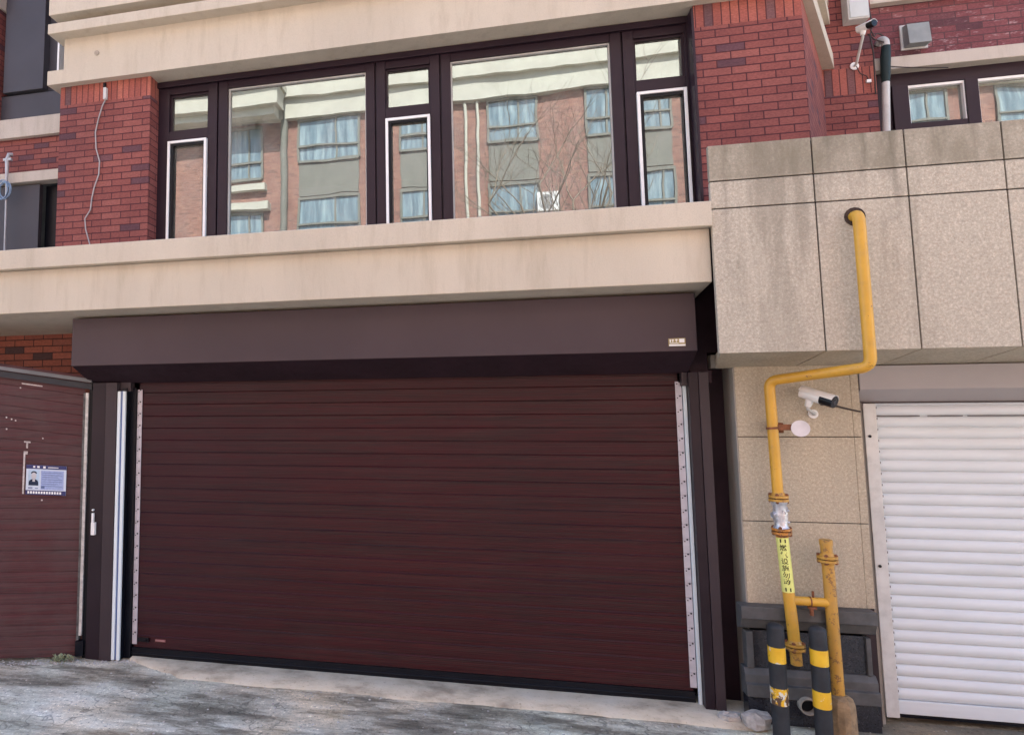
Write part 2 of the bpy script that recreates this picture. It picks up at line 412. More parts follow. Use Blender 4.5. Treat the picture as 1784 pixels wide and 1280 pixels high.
# ------------------------------------------------------------------ ground
gm = MB()
NX, NY = 120, 40
def gz(x, y): return 0.0
xs = [-150, -60, -25, -12]+[-9+i*.25 for i in range(65)]+[9, 14, 25, 60, 150]
ys = [-150, -60, -25, -12, -8]+[-6+i*.2 for i in range(33)]+[2, 8, 25, 60, 150]
from mathutils import noise as mn
def gz(x, y):
    if abs(x) > 8 or y < -6 or y > .2: return 0
    k = min(1, max(0, (-.05-y)/.5))
    return (mn.noise(Vector((x*1.3, y*2.2, 0)))*.012+mn.noise(Vector((x*5, y*7, 3)))*.004)*k
vs = [(x, y, gz(x, y)) for y in ys for x in xs]
fs = [[j*len(xs)+i, j*len(xs)+i+1, (j+1)*len(xs)+i+1, (j+1)*len(xs)+i] for j in range(len(ys)-1) for i in range(len(xs)-1)]
gm.add(vs, fs, True)
tag(gm.build("ground", M_ground), kind="structure")

# cement apron: an irregular strip of pale cement at the foot of the shutter
am = MB(); top = []; n = 70
for i in range(n+1):
    x = -3.35+i*(4.95/n)
    yf = -.33+.035*mn.noise(Vector((x*1.7, 0, 5)))+.012*mn.noise(Vector((x*9, 0, 5)))
    if x < -2.7: yf = -.33+(-2.7-x)/.65*.27+.03*mn.noise(Vector((x*9, 0, 5)))
    top.append((x, yf))
vs = []; 
for x, yf in top: vs += [(x, .1, .016), (x, (yf+.1)*.5, .022+.004*mn.noise(Vector((x*4, 1, 1)))), (x, yf+.012, .019), (x, yf, -.012)]
am.add(vs, [[4*i+k, 4*i+k+1, 4*i+5+k, 4*i+4+k] for i in range(n) for k in range(3)], True)
tag(am.build("pavement", M_apron), kind="structure")

# ------------------------------------------------------------------ brick building
bb = thing("brick_building", (-1.0, 3.0, 0), "red brick building with cream ledges and a long plum framed window over the maroon shutter", "building")
BACK = 2.3
core = MB()
core.box(-12, 1.55, .42, 12, -.02, 2.93).box(1.55, 9, .22, 12, -.02, 2.4)
core.box(-12, 9, 4.2, 12, 3.6, 13.2)
core.box(-12, -4.6, 2.6, 4.18, 3.6, 13.2).box(3.4, 9, 2.7, 4.18, 3.6, 13.2)
core.prism([(-4.4, .75), (2.3, .75), (3.0, 2.1), (3.0, 4.18), (-4.4, 4.18)], 5.63, 13.2)
core.box(-12, 9, .75, 12.0, 13.22, 13.6)
core.pieces("inner_wall", M_room, bb)
up = MB(); up.box(-4.5, 2.3, .5, .74, 6.82, 13.2).box(-12, -4.56, 1.7, 2.58, 7.6, 13.2).box(3.3, 9, 2.1, 2.68, 6.6, 13.2)
up.pieces("upper_wall", M_brick, bb)
# ground floor brick beside the shutter
MB().box(-9, -3.80, .30, .40, 0, 2.96).build("lower_wall", M_brick_low, bb)
MB().box(-3.80, -3.74, .05, .40, 0, 2.96).box(-3.74, 1.30, .30, .40, 2.42, 2.96).box(1.30, 1.579, .13, .40, 0, 3.3).box(1.36, 1.9, .0, .40, 2.58, 3.40).box(1.59, 2.0, .215, .40, 2.0, 2.58).pieces("door_reveal", M_shadow, bb)  # dark fills for the shaded recess, and added boxes closing sky gaps
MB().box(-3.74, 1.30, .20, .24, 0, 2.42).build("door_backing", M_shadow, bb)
# cream beam over the shutter; its soffit falls towards the wall
MB().profx([(-.55, 3.03), (-.55, 3.405), (.40, 3.405), (.40, 2.95), (.30, 2.945)], -9, 1.357).build("lower_beam", M_cream, bb, .006)
MB().prism([(-9, -.62), (1.358, -.62), (1.64, .4), (1.64, 1.75), (-9, 1.75)], 3.407, 3.580).build("ledge", M_cream, bb, .006)
# brick pillars
p1 = MB().box(-4.648, -3.584, .45, 2.2, 3.58, 5.418).build("brick_pillar", M_brick, bb)
MB().box(-4.648, -3.584, .45, 2.2, 5.418, 5.622).build("soldier_course", M_soldier, p1)
PA, PBk = (2.438, .45), (3.262, 2.05)
p2 = MB().prism([(1.607, .45), PA, PBk, (1.607, 2.05)], 3.975, 5.418).build("brick_pillar", M_brick, bb)
MB().prism([(1.607, .45), PA, PBk, (1.607, 2.05)], 5.418, 5.625).build("soldier_course", M_soldier, p2)
MB().box(1.607, 1.9, .45, .7, 3.58, 3.974).build("brick_return", M_brick, p2)
# upper beam with its mouldings
c0, c1 = (2.467, .37), (3.36, 2.02)
ub = MB().prism([(-4.755, .37), (-4.56, .37), (-4.56, 2.2), (-4.755, 2.2)], 5.622, 5.775).build("beam_end", M_cream, bb)
mm = MB().prism([(-4.56, .37), (2.36, .37), (3.22, 1.98), (3.1, 2.2), (-4.56, 2.2)], 5.622, 6.105)
mm.prism([(-4.55, .40), (2.34, .40), (3.2, 1.95), (3.1, 2.2), (-4.55, 2.2)], 6.214, 6.31)
ub2 = mm.build("upper_beam", M_cream, bb)
ub.parent = ub2; MB().prism([(2.36, .37), c0, c1, (3.22, 1.98)], 5.622, 5.775).build("beam_end", M_cream, ub2)
ub = ub2
mo = MB().prism([(-4.665, .24), (2.45, .24), (3.33, 1.98), (3.2, 2.2), (-4.665, 2.2)], 6.105, 6.214)
mo.build("moulding", M_cream, ub, .005)
MB().prism([(-4.66, .24), (2.45, .24), (3.33, 1.98), (3.2, 2.2), (-4.66, 2.2)], 6.31, 6.82).build("moulding", M_cream, ub, .005)
hm = MB().cyl((-4.165, .362, 5.904), (-4.165, .3705, 5.904), .028, n=10)
hm.build("patched_hole", M_conc, ub)
# long window
wn = MB()
zb, zt = 3.59, 5.60
def post(x0, x1, split=True):
    if split:
        mid = (x0+x1)/2
        wn.box(x0, mid-.008, .615, .72, zb, zt).box(mid+.008, x1, .615, .72, zb, zt).box(mid-.008, mid+.008, .64, .72, zb, zt)
    else: wn.box(x0, x1, .618, .72, zb, zt)
post(-3.60, -3.46, False); post(-3.014, -2.797); post(-1.337, -1.143); post(-.702, -.506); post(.941, 1.142); post(1.565, 1.64, False)
cols = [(-3.46, -3.014, 1), (-2.797, -1.337, 0), (-1.143, -.702, 1), (-.506, .941, 0), (1.142, 1.565, 1)]
for x0, x1, v in cols:
    wn.box(x0, x1, .622, .72, 5.485, zt); wn.box(x0, x1, .622, .72, zb, 3.68)
    if v: wn.box(x0, x1, .618, .72, 4.972, 5.078)
wn.box(-3.60, 1.64, .58, .614, 5.555, 5.615)
wn.box(1.585, 1.606, .44, .613, zb, zt)
win = wn.build("window", M_frame, bb, .004)
for x0, x1, v in cols:
    if v:
        # top light: inner bead and pane
        b = MB(); 
        for (a0, a1, z0, z1) in ((x0, x0+.02, 5.08, 5.484), (x1-.02, x1, 5.08, 5.484), (x0+.02, x1-.02, 5.078, 5.098), (x0+.02, x1-.02, 5.464, 5.484)):
            b.box(a0, a1, .645, .70, z0, z1)
        b.build("sash", M_frame, win)
        MB().box(x0+.015, x1-.015, .672, .680, 5.085, 5.48).build("pane", M_glass, win)
        a0, a1 = x0+.004, x1-.004
        b = MB(); t = .026
        b.box(a0, a0+t, .585, .66, 3.66, 4.965).box(a1-t, a1, .585, .66, 3.66, 4.965).box(a0+t, a1-t, .585, .66, 4.965-t, 4.965)
        b.build("sash", M_white, win, .003)
        b = MB().box(a0+t, a0+t+.03, .60, .66, 3.66, 4.938).box(a1-t-.012, a1-t, .60, .66, 3.66, 4.938).box(a0+t+.03, a1-t-.012, .60, .66, 4.915, 4.938)
        b.build("sash_liner", M_black, win)
        MB().box(a0+t, a1-t, .640, .648, 3.66, 4.93).build("pane", M_glass, win)
    else:
        b = MB()
        b.box(x0, x0+.012, .645, .70, 3.68, 5.484).box(x1-.012, x1, .645, .70, 3.68, 5.484).box(x0+.012, x1-.012, .645, .70, 5.472, 5.484)
        b.build("sash", M_greywhite, win)
        MB().box(x0+.006, x1-.006, .672, .680, 3.68, 5.48).build("pane", M_glass, win)
MB().box(-3.055, -3.035, .634, .638, 4.80, 4.87).build("sticker", M_green, win)

# left rear wing: dark panels between cream bands
Y1 = 1.6
lw = MB().box(-9, -4.66, Y1, 1.69, 5.206, 5.673).box(-9, -6.45, Y1-.10, 1.69, 5.95, 7.43)
lw.pieces("rear_wall", M_brick, bb)
MB().box(-9, -5.5, Y1-.06, 1.69, 5.673, 5.925).build("sill", M_cream_far, bb, .004)
MB().box(-9, -5.5, Y1-.06, 1.69, 5.073, 5.206).build("lintel", M_cream_far, bb, .004)
MB().box(-6.55, -4.65, Y1, 1.69, 5.925, 6.27).box(-6.40, -5.80, Y1-.04, 1.69, 6.30, 7.6).box(-5.80, -4.65, 1.66, 1.69, 6.27, 7.6).pieces("panel", M_dgpanel, bb, .004)
MB().box(-6.6, -4.65, Y1+.03, 1.695, 6.271, 6.299).build("panel_gap", M_black, bb)
MB().box(-5.60, -5.575, 1.56, 1.66, 6.28, 7.2).build("window_trim", M_white, bb)
MB().box(-9, -6.42, Y1-.16, 1.69, 7.43, 7.9).build("cornice", M_cream_far, bb, .01)
MB().box(-9, -5.82, Y1+.0, 1.66, 3.6, 5.05).build("panel", M_dgpanel, bb)
MB().box(-5.82, -4.66, 1.72, 1.76, 3.6, 5.06).build("dark_window", M_black, bb)

# right rear wing
YP, YW = 1.95, 2.06
rp = MB().box(3.20, 3.69, YP, 2.6, 3.98, 5.33).add([(3.20, YP+.3, 5.33), (3.20, YP+.3, 5.61), (3.30, YP+.3, 5.61), (3.30, YP+.3, 5.33)], [[0, 1, 2, 3]]).box(3.20, 3.69, YP, 2.6, 5.61, 6.9).build("brick_pillar", M_brick, bb)
MB().box(3.20, 3.69, YP, 2.6, 5.33, 5.61).build("soldier_course", M_soldier, rp)
MB().box(3.69, 9, YW, 2.6, 5.705, 6.285).build("rear_wall", M_brick_far, bb)
MB().box(3.69, 9, YW-.06, 2.6, 5.575, 5.705).build("lintel", M_cream_far, bb, .004)
MB().box(3.69, 9, YW-.08, 2.6, 6.285, 6.9).build("band", M_cream_far, bb, .004)
rw = MB().box(3.69, 3.80, YW+.02, 2.3, 3.98, 5.57).box(3.80, 9, YW+.06, 2.3, 5.44, 5.575)
rw.box(3.90, 4.045, YW+.04, 2.3, 4.2, 5.44).box(4.545, 4.655, YW+.04, 2.3, 4.2, 5.44).box(4.045, 4.545, YW+.045, 2.3, 4.95, 5.03).box(5.6, 5.75, YW+.04, 2.3, 4.2, 5.44)
rw.box(3.80, 3.90, YW+.07, 2.3, 3.98, 5.44).box(5.75, 9, YW+.07, 2.3, 4.2, 5.44).box(3.80, 9, YW+.075, 2.3, 3.98, 4.2)
rwin = rw.build("window", M_frame, bb, .003)
s_ = MB()
for x0, x1 in ((4.045, 4.545), (4.655, 5.6)):
    s_.box(x0, x0+.012, YW+.06, 2.2, 4.95, 5.435).box(x1-.012, x1, YW+.06, 2.2, 4.95, 5.435).box(x0+.012, x1-.012, YW+.06, 2.2, 5.41, 5.435)
s_.build("sash", M_white, rwin)
MB().box(4.055, 4.535, YW+.10, YW+.108, 5.03, 5.42).build("pane", M_glass, rwin)
MB().box(4.665, 5.59, YW+.10, YW+.108, 4.2, 5.42).build("pane", M_glass, rwin)

# ------------------------------------------------------------------ granite porch (canopy, pier, plinth)
gp = thing("granite_porch", (2.4, -.1, 0), "beige granite clad canopy and pier with black plinth, right of the maroon shutter", "porch")
XC = [1.362, 2.0, 2.54, 3.078, 3.62, 4.16, 4.7, 5.24, 5.8]
ZC = [2.531, 3.525, 3.719, 3.972]
MB().prism([(1.385, -.585), (5.9, -.585), (5.9, 1.9), (1.95, 1.9), (1.70, .46)], 2.56, 3.955).build("canopy_core", M_joint, gp)
pn = MB(); J = .0045
for i in range(len(XC)-1):
    for j in range(3):
        pn.box(XC[i]+(J if i else 0), XC[i+1]-J, -.60, -.56, ZC[j]+(J if j else 0), ZC[j+1]-(J if j < 2 else 0))
pn.build("canopy_cladding", M_granite, gp, .0025)
sf = MB()
MB().box(1.60, 5.9, .05, .12, 2.44, 2.62).build("soffit_filler", M_joint, gp)  # added behind the soffit to stop sky light leaking through
sf.add([(1.366, -.598, 2.530), (1.9955, -.598, 2.530), (1.9955, -.085, 2.455), (1.475, -.085, 2.455), (1.475, -.085, 2.555), (1.9955, -.085, 2.555), (1.9955, -.598, 2.555), (1.366, -.598, 2.555)],
       [[0, 1, 2, 3], [0, 3, 4, 7], [1, 2, 5, 6], [4, 5, 6, 7], [2, 3, 4, 5]])
for i in range(1, len(XC)-1):
    x0, x1 = XC[i]+(J if i else .02), XC[i+1]-J
    sf.profx([(-.598, 2.530), (-.598, 2.5295), (-.085, 2.455), (-.085, 2.555), (-.40, 2.555)], x0, x1)
sf.build("canopy_soffit", M_granite_pier, gp)
MB().prism([(1.40, -.58), (5.9, -.58), (5.9, 1.85), (1.95, 1.85), (1.71, .46)], 3.956, 3.968).build("canopy_deck", M_cement, gp)
MB().box(1.587, 2.385, -.105, .21, 0, 2.46).build("pier_core", M_joint, gp)
pc = MB()
for z0, z1 in ((.78, 1.349), (1.355, 1.949), (1.955, 2.462)):
    pc.box(1.590, 2.335, -.12, -.10, z0, z1)
    pc.box(2.338, 2.388, -.116, -.10, z0, z1)
pc.build("pier_cladding", M_granite_pier, gp, .002)
MB().box(1.580, 1.5885, -.118, .13, 0, 2.50).box(1.46, 1.589, -.03, .215, 2.462, 2.56).build("pier_side", M_cement, gp)
pl = MB().profx([(-.10, .78), (-.22, .78), (-.22, .695), (-.205, .69), (-.175, .625), (-.10, .60)], 1.515, 2.352)
pl.profx([(-.10, .355), (-.172, .355), (-.20, .315), (-.20, .262), (-.225, .258), (-.225, .175), (-.10, .17)], 1.522, 2.335)
pl.box(1.545, 1.590, -.185, -.10, .356, .60).box(2.285, 2.315, -.185, -.10, .356, .60)
pth = pl.build("plinth", M_ggran, gp, .004)
MB().box(1.591, 2.284, -.165, -.11, .357, .606).build("plinth_panel", M_bgran, pth)
MB().box(1.530, 2.330, -.212, -.10, 0, .17).build("plinth_base", M_bgran, pth)
# drain outlet: a short pipe in the base of the plinth
dp = MB(); rr_ = []
for y_, r_ in ((-.19, .055), (-.262, .055), (-.264, .053), (-.264, .047), (-.262, .0455), (-.214, .045)):
    rr_ += [(1.885+r_*math.cos(k*math.pi/14), y_, .152+r_*math.sin(k*math.pi/14)) for k in range(28)]
dp.add(rr_, [[j*28+k, j*28+(k+1) % 28, (j+1)*28+(k+1) % 28, (j+1)*28+k] for j in range(5) for k in range(28)], True)
dpo = dp.build("drain_outlet", M_conc, gp)
MB().cyl((1.885, -.2165, .152), (1.885, -.2130, .152), .046, n=24).build("drain_hole", M_black, dpo)

# ------------------------------------------------------------------ maroon roller shutter
gd = thing("roller_shutter", (-1.1, 0, 0), "wide dark maroon wood grain roller shutter with brown housing and silver guide rails", "roller shutter")
P_ = .1068; prof = []; zt = 2.44; zz = .098
k = 0
while zz < zt-.001:
    z0 = zz
    # one slat: lower hook, belly with fine ribs, upper lip
    prof += [(.0018, z0), (.0, z0+.0008)]
    nr = 7
    for i in range(nr*2+1):
        t = i/(nr*2); zr = z0+.0015+t*(P_-.0115)
        prof.append((-.0012*math.sin(math.pi*t)+(.0009 if i % 2 else 0), zr))
    prof += [(.0005, z0+P_-.0095), (-.0036, z0+P_-.0088), (-.0042, z0+P_-.0070), (-.0004, z0+P_-.0022), (.0018, z0+P_-.0008)]
    zz += P_; k += 1
cm = MB(); cm.sheet(prof, -3.345, 1.225, False)
cur = cm.build("slat_curtain", M_slat, gd)
bbm = MB().box(-3.36, 1.235, -.012, .02, .030, .096).profx([(-.018, .052), (-.012, .058), (-.012, .046)], -3.36, 1.235)
bbm.box(-3.38, 1.25, -.014, .022, .062, .070)
bbm.build("bottom_bar", M_black, gd, .002)
MB().box(-3.37, 1.24, -.008, .016, .002, .030).build("rubber_seal", M_black, gd, .002)
# slat end locks, both edges
for x0, x1 in ((-3.358, -3.312), (1.205, 1.250)):
    e = MB(); z = .125; yy = -.0125
    while z < 2.33:
        e.box(x0, x1, yy, -.005, z, z+P_-.0025); z += P_
    es = MB().box(x0+.002, x1-.002, -.0049, -.0040, .125, 2.33).build("end_lock_strip", M_strip, gd)
    e.pieces("end_lock", M_strip, es, .001)
    rv = MB(); z = .125
    while z < 2.35:
        xm = x0+.030; rv.cyl((xm, -.0165, z+P_*.93), (xm, -.012, z+P_*.93), .0065, n=8)
        rv.cyl((x0+.012, -.0165, z+P_*.80), (x0+.012, -.012, z+P_*.80), .0045, n=8); z += P_
    rv.pieces("rivet", M_black, es)
# guide rails
gl = MB().box(-3.503, -3.474, -.105, -.01, .01, 2.35).box(-3.474, -3.452, -.088, -.084, .01, 2.35).box(-3.452, -3.424, -.105, -.084, .01, 2.35)
gr1 = gl.build("guide_rail", M_alu, gd, .002)
MB().box(-3.474, -3.452, -.091, -.0885, .01, 2.352).build("guide_groove", M_bluegroove, gr1)
MB().box(-3.473, -3.426, -.083, -.013, .01, 2.38).box(-3.426, -3.362, -.03, -.013, .01, 2.38).build("brush_seal", M_black, gr1)
gl = MB().box(1.254, 1.276, -.040, -.01, .01, 2.33)
gl.build("guide_rail", M_alu, gd, .002)
MB().box(-3.515, -3.395, -.07, -.01, 2.35, 2.43).box(1.24, 1.29, -.07, -.01, 2.33, 2.43).pieces("rail_head", M_jamb2, gd)
# jamb covers
MB().box(-3.757, -3.622, -.105, .04, 0, 2.43).build("jamb_cover", M_jamb, gd, .003)
MB().box(-3.618, -3.507, -.112, .04, 0, 2.43).build("jamb_cover", M_jamb2, gd, .003)
jr = MB().box(1.279, 1.345, -.108, .04, 0, 2.43).build("jamb_cover", M_jamb, gd, .003)
MB().box(1.348, 1.415, -.114, .04, 0, 2.43).build("jamb_cover", M_jamb2, gd, .003)
# housing
hs = MB().profx([(-.355, 2.572), (-.355, 2.988), (.04, 2.988), (.04, 2.43), (-.06, 2.43)], -3.805, 1.29).build("housing", M_box, gd, .004)
MB().profx([(-.33, 2.566), (-.352, 2.5695), (-.06, 2.427), (-.04, 2.4275)], -3.80, 1.287).build("housing_underside", M_shadow, hs)  # dark sheet below the housing, its shade put into the colour
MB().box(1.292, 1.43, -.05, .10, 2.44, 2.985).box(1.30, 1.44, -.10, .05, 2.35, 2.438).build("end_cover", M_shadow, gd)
# small brass plate on the housing
bd = MB().box(1.098, 1.212, -.3605, -.3555, 2.606, 2.664).build("badge", M_brass, hs, .001)
bl = MB()
for x0, x1, z0, z1 in ((1.106, 1.114, 2.636, 2.657), (1.120, 1.134, 2.650, 2.656), (1.124, 1.130, 2.636, 2.648), (1.144, 1.158, 2.647, 2.657), (1.148, 1.153, 2.636, 2.645), (1.170, 1.204, 2.632, 2.659)):
    bl.box(x0, x1, -.3625, -.361, z0, z1)
for i in range(8): bl.box(1.106+i*.0075, 1.111+i*.0075, -.3622, -.361, 2.625, 2.631)
bl.box(1.102, 1.210, -.3628, -.361, 2.608, 2.620)
bl.build("badge_marks", M_white, bd)
# key switch on the left jamb
ks = MB().box(-3.722, -3.702, -.125, -.1055, 1.115, 1.265).box(-3.718, -3.682, -.135, -.1055, 1.075, 1.185)
ks.cyl((-3.713, -.122, 1.292), (-3.713, -.1055, 1.292), .009, n=10)
ks.build("key_switch", M_white, gd, .003)
# lower left handle and label
hd = MB().box(-3.30, -3.19, -.022, -.004, .150, .185).box(-3.285, -3.21, -.034, -.022, .158, .177)
hd.build("pull_handle", M_black, gd, .004)
MB().box(-3.135, -3.035, -.0085, -.004, .157, .178).build("maker_label", simple("faded_red_label", (.20, .07, .07), .6), gd)
lm = MB()
for i in range(7): lm.box(-3.128+i*.0125, -3.120+i*.0125, -.0095, -.0086, .163, .172)
lm.build("label_marks", simple("pale_label_marks", (.34, .2, .2), .6), gd)

# ------------------------------------------------------------------ white roller shutter at the right
ws = thing("roller_shutter", (4.2, 0, 0), "white corrugated roller shutter with grey housing under the granite canopy", "roller shutter")
Pw = .0777; prof = []; z = .155
while z < 2.22:
    for i in range(9):
        t = i/8; prof.append((.0-.0145*math.sin(math.pi*(t*.92+.04)), z+t*(Pw-.007)))
    prof += [(.005, z+Pw-.0055), (.005, z+Pw-.0015)]
    z += Pw
c_ = MB().sheet(prof, 2.53, 5.8, True); c_.build("slat_curtain", M_whiteslat, ws)
MB().box(2.515, 5.8, -.02, .012, .062, .152).build("bottom_bar", M_whiteslat, ws, .004)
MB().box(2.50, 5.8, -.012, .006, .038, .0615).build("rubber_seal", M_black, ws)
MB().box(2.425, 2.505, -.075, .05, .055, 2.185).build("guide_rail", M_greywhite, ws, .003)
MB().box(2.535, 2.80, -.016, -.009, 2.0925, 2.0985).box(2.85, 3.06, -.016, -.009, 2.0925, 2.0985).box(3.09, 3.45, -.016, -.009, 2.0925, 2.0985).pieces("open_joint", simple("shadowed_joint", (.10, .09, .09), .7), ws)
e = MB(); z = .16; 
while z < 2.13:
    j = random.uniform(-.006, .006)
    e.box(2.507+j*.5, 2.522+j, -.020, .0, z+.01, z+.03+random.uniform(0, .025))
    e.box(2.513+j, 2.534, -.022, .0, z+.045, z+.060)
    z += Pw
e.build("end_locks", simple("grubby_end_locks", (.13, .12, .13), .6, 0, .5, 30), ws)
gb = MB()
for z in (1.955, 1.06): gb.cyl((2.452, -.082, z), (2.452, -.0755, z), .010, n=12)
gb.pieces("bolt_hole", M_black, ws)
MB().profx([(-.12, 2.285), (-.12, 2.452), (.04, 2.452), (.04, 2.195), (-.02, 2.195)], 2.395, 5.8).build("housing", M_greybox, ws, .003)
MB().box(2.43, 5.8, -.03, .03, 2.186, 2.195).build("housing_lip", M_jamb2, ws)
MB().box(2.389, 2.424, -.06, .12, .0, 2.19).build("side_filler", M_cement, ws)

# ------------------------------------------------------------------ old red shutter at the left, set at an angle
A = Vector((-3.80, -.08, 0)); D = Vector((-.9453, -.3261, 0)); N = Vector((-D.y, D.x, 0)); 
if N.y > 0: N = -N        # towards the viewer
def OS(s, h, d=0):
    """point on the angled shutter: s along it to the left, h height with its sag, d in front"""
    k = max(0, min(1, (h-1.2)/1.0)); k = k*k*(3-2*k)
    return A+D*s+N*d+Vector((0, 0, h+(.025+.125*k)*s))
old = thing("roller_shutter", (-4.4, -.3, 0), "faded red roller shutter at an angle with a notice on it, far left", "roller shutter")
om = MB(); S0, S1, ns = .045, 2.6, 14; hs_ = []; h = .01; Po = .092
while h < 2.45:
    hs_ += [(h, -.003), (h+.003, .001), (h+.02, .002), (h+.046, .003), (h+.068, .002), (h+.087, .001), (h+.090, -.003)]
    h += Po
vs = []; 
for h, d in hs_:
    for i in range(ns+1):
        s__ = S0+(S1-S0)*i/ns
        vs.append(OS(s__, h, d+.004*mn.noise(Vector((s__*2, h*2, 0)))))
fs = [[j*(ns+1)+i, j*(ns+1)+i+1, (j+1)*(ns+1)+i+1, (j+1)*(ns+1)+i] for j in range(len(hs_)-1) for i in range(ns)]
om.add(vs, fs, False)
ocur = om.build("slat_curtain", M_oldslat, old)
def bar(mb, s0, s1, h0, h1, d0, d1, n=6):
    vs = []; 
    for i in range(n+1):
        s = s0+(s1-s0)*i/n
        vs += [OS(s, h0, d0), OS(s, h0, d1), OS(s, h1, d1), OS(s, h1, d0)]
    fs = [[4*i+k, 4*i+(k+1) % 4, 4*i+4+(k+1) % 4, 4*i+4+k] for i in range(n) for k in range(4)]
    mb.add(vs, fs+[[0, 1, 2, 3], [4*n+3, 4*n+2, 4*n+1, 4*n]]); return mb
bar(MB(), -.02, S1, 2.372, 2.425, -.02, .03).build("head_rail", simple("dark_steel", (.035, .036, .042), .5), old)
bar(MB(), -.02, S1, 2.435, 2.468, -.02, .045).build("head_rail", simple("grey_steel", (.12, .125, .135), .45), old)
gq = MB(); vs = []
def vbar(mb, s0, s1, h0, h1, d0, d1):
    p = [(s0, d0), (s1, d0), (s1, d1), (s0, d1)]
    mb.add([A+D*s+N*d+Vector((0, 0, h)) for h in (h0, h1) for s, d in p], [[0, 1, 2, 3], [7, 6, 5, 4]]+[[i, (i+1) % 4, (i+1) % 4+4, i+4] for i in range(4)])
    return mb
vbar(MB(), .006, .030, .20, 2.34, -.02, .035).build("guide_rail", simple("weathered_alloy", (.50, .48, .46), .5, .2, .25, 20, .1, dirt=.3), old)
vbar(MB(), .031, .052, .16, 2.34, -.02, .028).build("guide_rail", simple("grey_alloy", (.10, .10, .10), .55, .2, .4, 20, .1), old)
vbar(MB(), -.04, .005, 0, 2.46, -.04, .010).build("post", M_black, old)
vbar(MB(), -.015, .055, .03, .155, -.01, .045).build("base_block", M_black, old)
# paint scars on the old slats
sm_ = MB()
for s, h in ((.80, 2.02), (.72, 2.025), (.675, 2.015), (.64, 2.008), (.61, 2.30), (.775, .84), (.735, .84), (.39, 1.37), (.40, 1.885), (.715, 1.93)):
    bar(sm_, s-.006, s+.006, h-.007, h+.005, .007, .0085, 1)
bar(sm_, .525, .54, 1.79, 1.845, .008, .010, 1); bar(sm_, .505, .56, 1.835, 1.848, .008, .010, 1); bar(sm_, .525, .56, 1.74, 1.765, .008, .010, 1)
bar(sm_, .42, .60, 2.335, 2.345, .006, .0085, 3); bar(sm_, .545, .56, 1.42, 1.74, .008, .0095, 1)
sm_.pieces("paint_scar", simple("pale_scars", (.50, .44, .42), .7, 0, .3, 40), ocur)
# the notice
nz = thing("notice", OS(.355, 1.42, .012), "blue and white printed notice with a portrait photo, stuck on the old red shutter", "notice")
def NQ(mb, a0, a1, b0, b1, d):     # a: 0..1 left to right, b: 0..1 bottom to top
    def q(a, b):
        s = .530-.345*a; h = 1.421+.262*b+.004
        return A+D*s+N*(.0125+d)+Vector((0, 0, h+.062*s-.02))
    mb.add([q(a0, b0), q(a1, b0), q(a1, b1), q(a0, b1)], [[0, 1, 2, 3]]); return mb
nb = MB(); NQ(nb, 0, 1, 0, 1, 0); NQ(nb, 0, 1, 0, 1, -.003)
nb.add([], []); nb.build("sheet", simple("notice_white", (.55, .62, .72), .5, 0, .05), nz)
nb = MB(); NQ(nb, 0, 1, .87, 1, .001); NQ(nb, 0, 1, 0, .15, .001); nb.pieces("blue_band", simple("notice_blue", (.022, .028, .12), .5), nz)
nb = MB(); NQ(nb, .37, .94, .18, .82, .001); nb.build("text_block", simple("notice_text_tint", (.30, .37, .60), .6, 0, .15, 60), nz)
nb = MB()
for a0, a1, b0, b1 in ((.17, .22, .91, .97), (.27, .33, .91, .97), (.42, .48, .90, .97), (.54, .80, .92, .945)): NQ(nb, a0, a1, b0, b1, .002)
for i in range(13): NQ(nb, .05+i*.066, .05+i*.066+.045, .035, .115, .002)
nb.build("white_lettering", M_white, nz)
nb = MB()
for r_ in range(7): NQ(nb, .40, .90-(.1 if r_ % 3 == 2 else 0), .74-r_*.075, .755-r_*.075, .002)
NQ(nb, .06, .17, .20, .225, .002); NQ(nb, .06, .17, .235, .25, .002); NQ(nb, .23, .31, .205, .23, .002)
NQ(nb, .38, .47, .22, .30, .002)
nb.build("small_print", simple("notice_print", (.09, .13, .27), .6), nz)
nb = MB(); 
def ell(mb, ca, cb, ra, rb, d, lo=0, hi=1, n=16):
    vs = []
    for i in range(n+1):
        t = 2*math.pi*(lo+(hi-lo)*i/n); a = ca+ra*math.cos(t); b = cb+rb*math.sin(t)
        s = .530-.345*a; h = 1.425+.262*b; vs.append(A+D*s+N*(.0125+d)+Vector((0, 0, h+.062*s-.02)))
    mb.add(vs, [list(range(n+1))])
NQ(nb, .055, .33, .30, .84, .001); nb.build("portrait_ground", simple("portrait_blue", (.42, .55, .68), .6), nz)
nb = MB(); ell(nb, .19, .40, .12, .13, .002, 0, .5); NQ(nb, .07, .31, .31, .40, .002); ell(nb, .195, .72, .075, .075, .002, -.02, .52)
nb.build("portrait_suit", simple("portrait_dark", (.02, .03, .06), .6), nz)
nb = MB(); ell(nb, .195, .63, .065, .12, .003); NQ(nb, .165, .225, .44, .54, .003); nb.build("portrait_face", simple("portrait_skin", (.50, .48, .50), .6), nz)

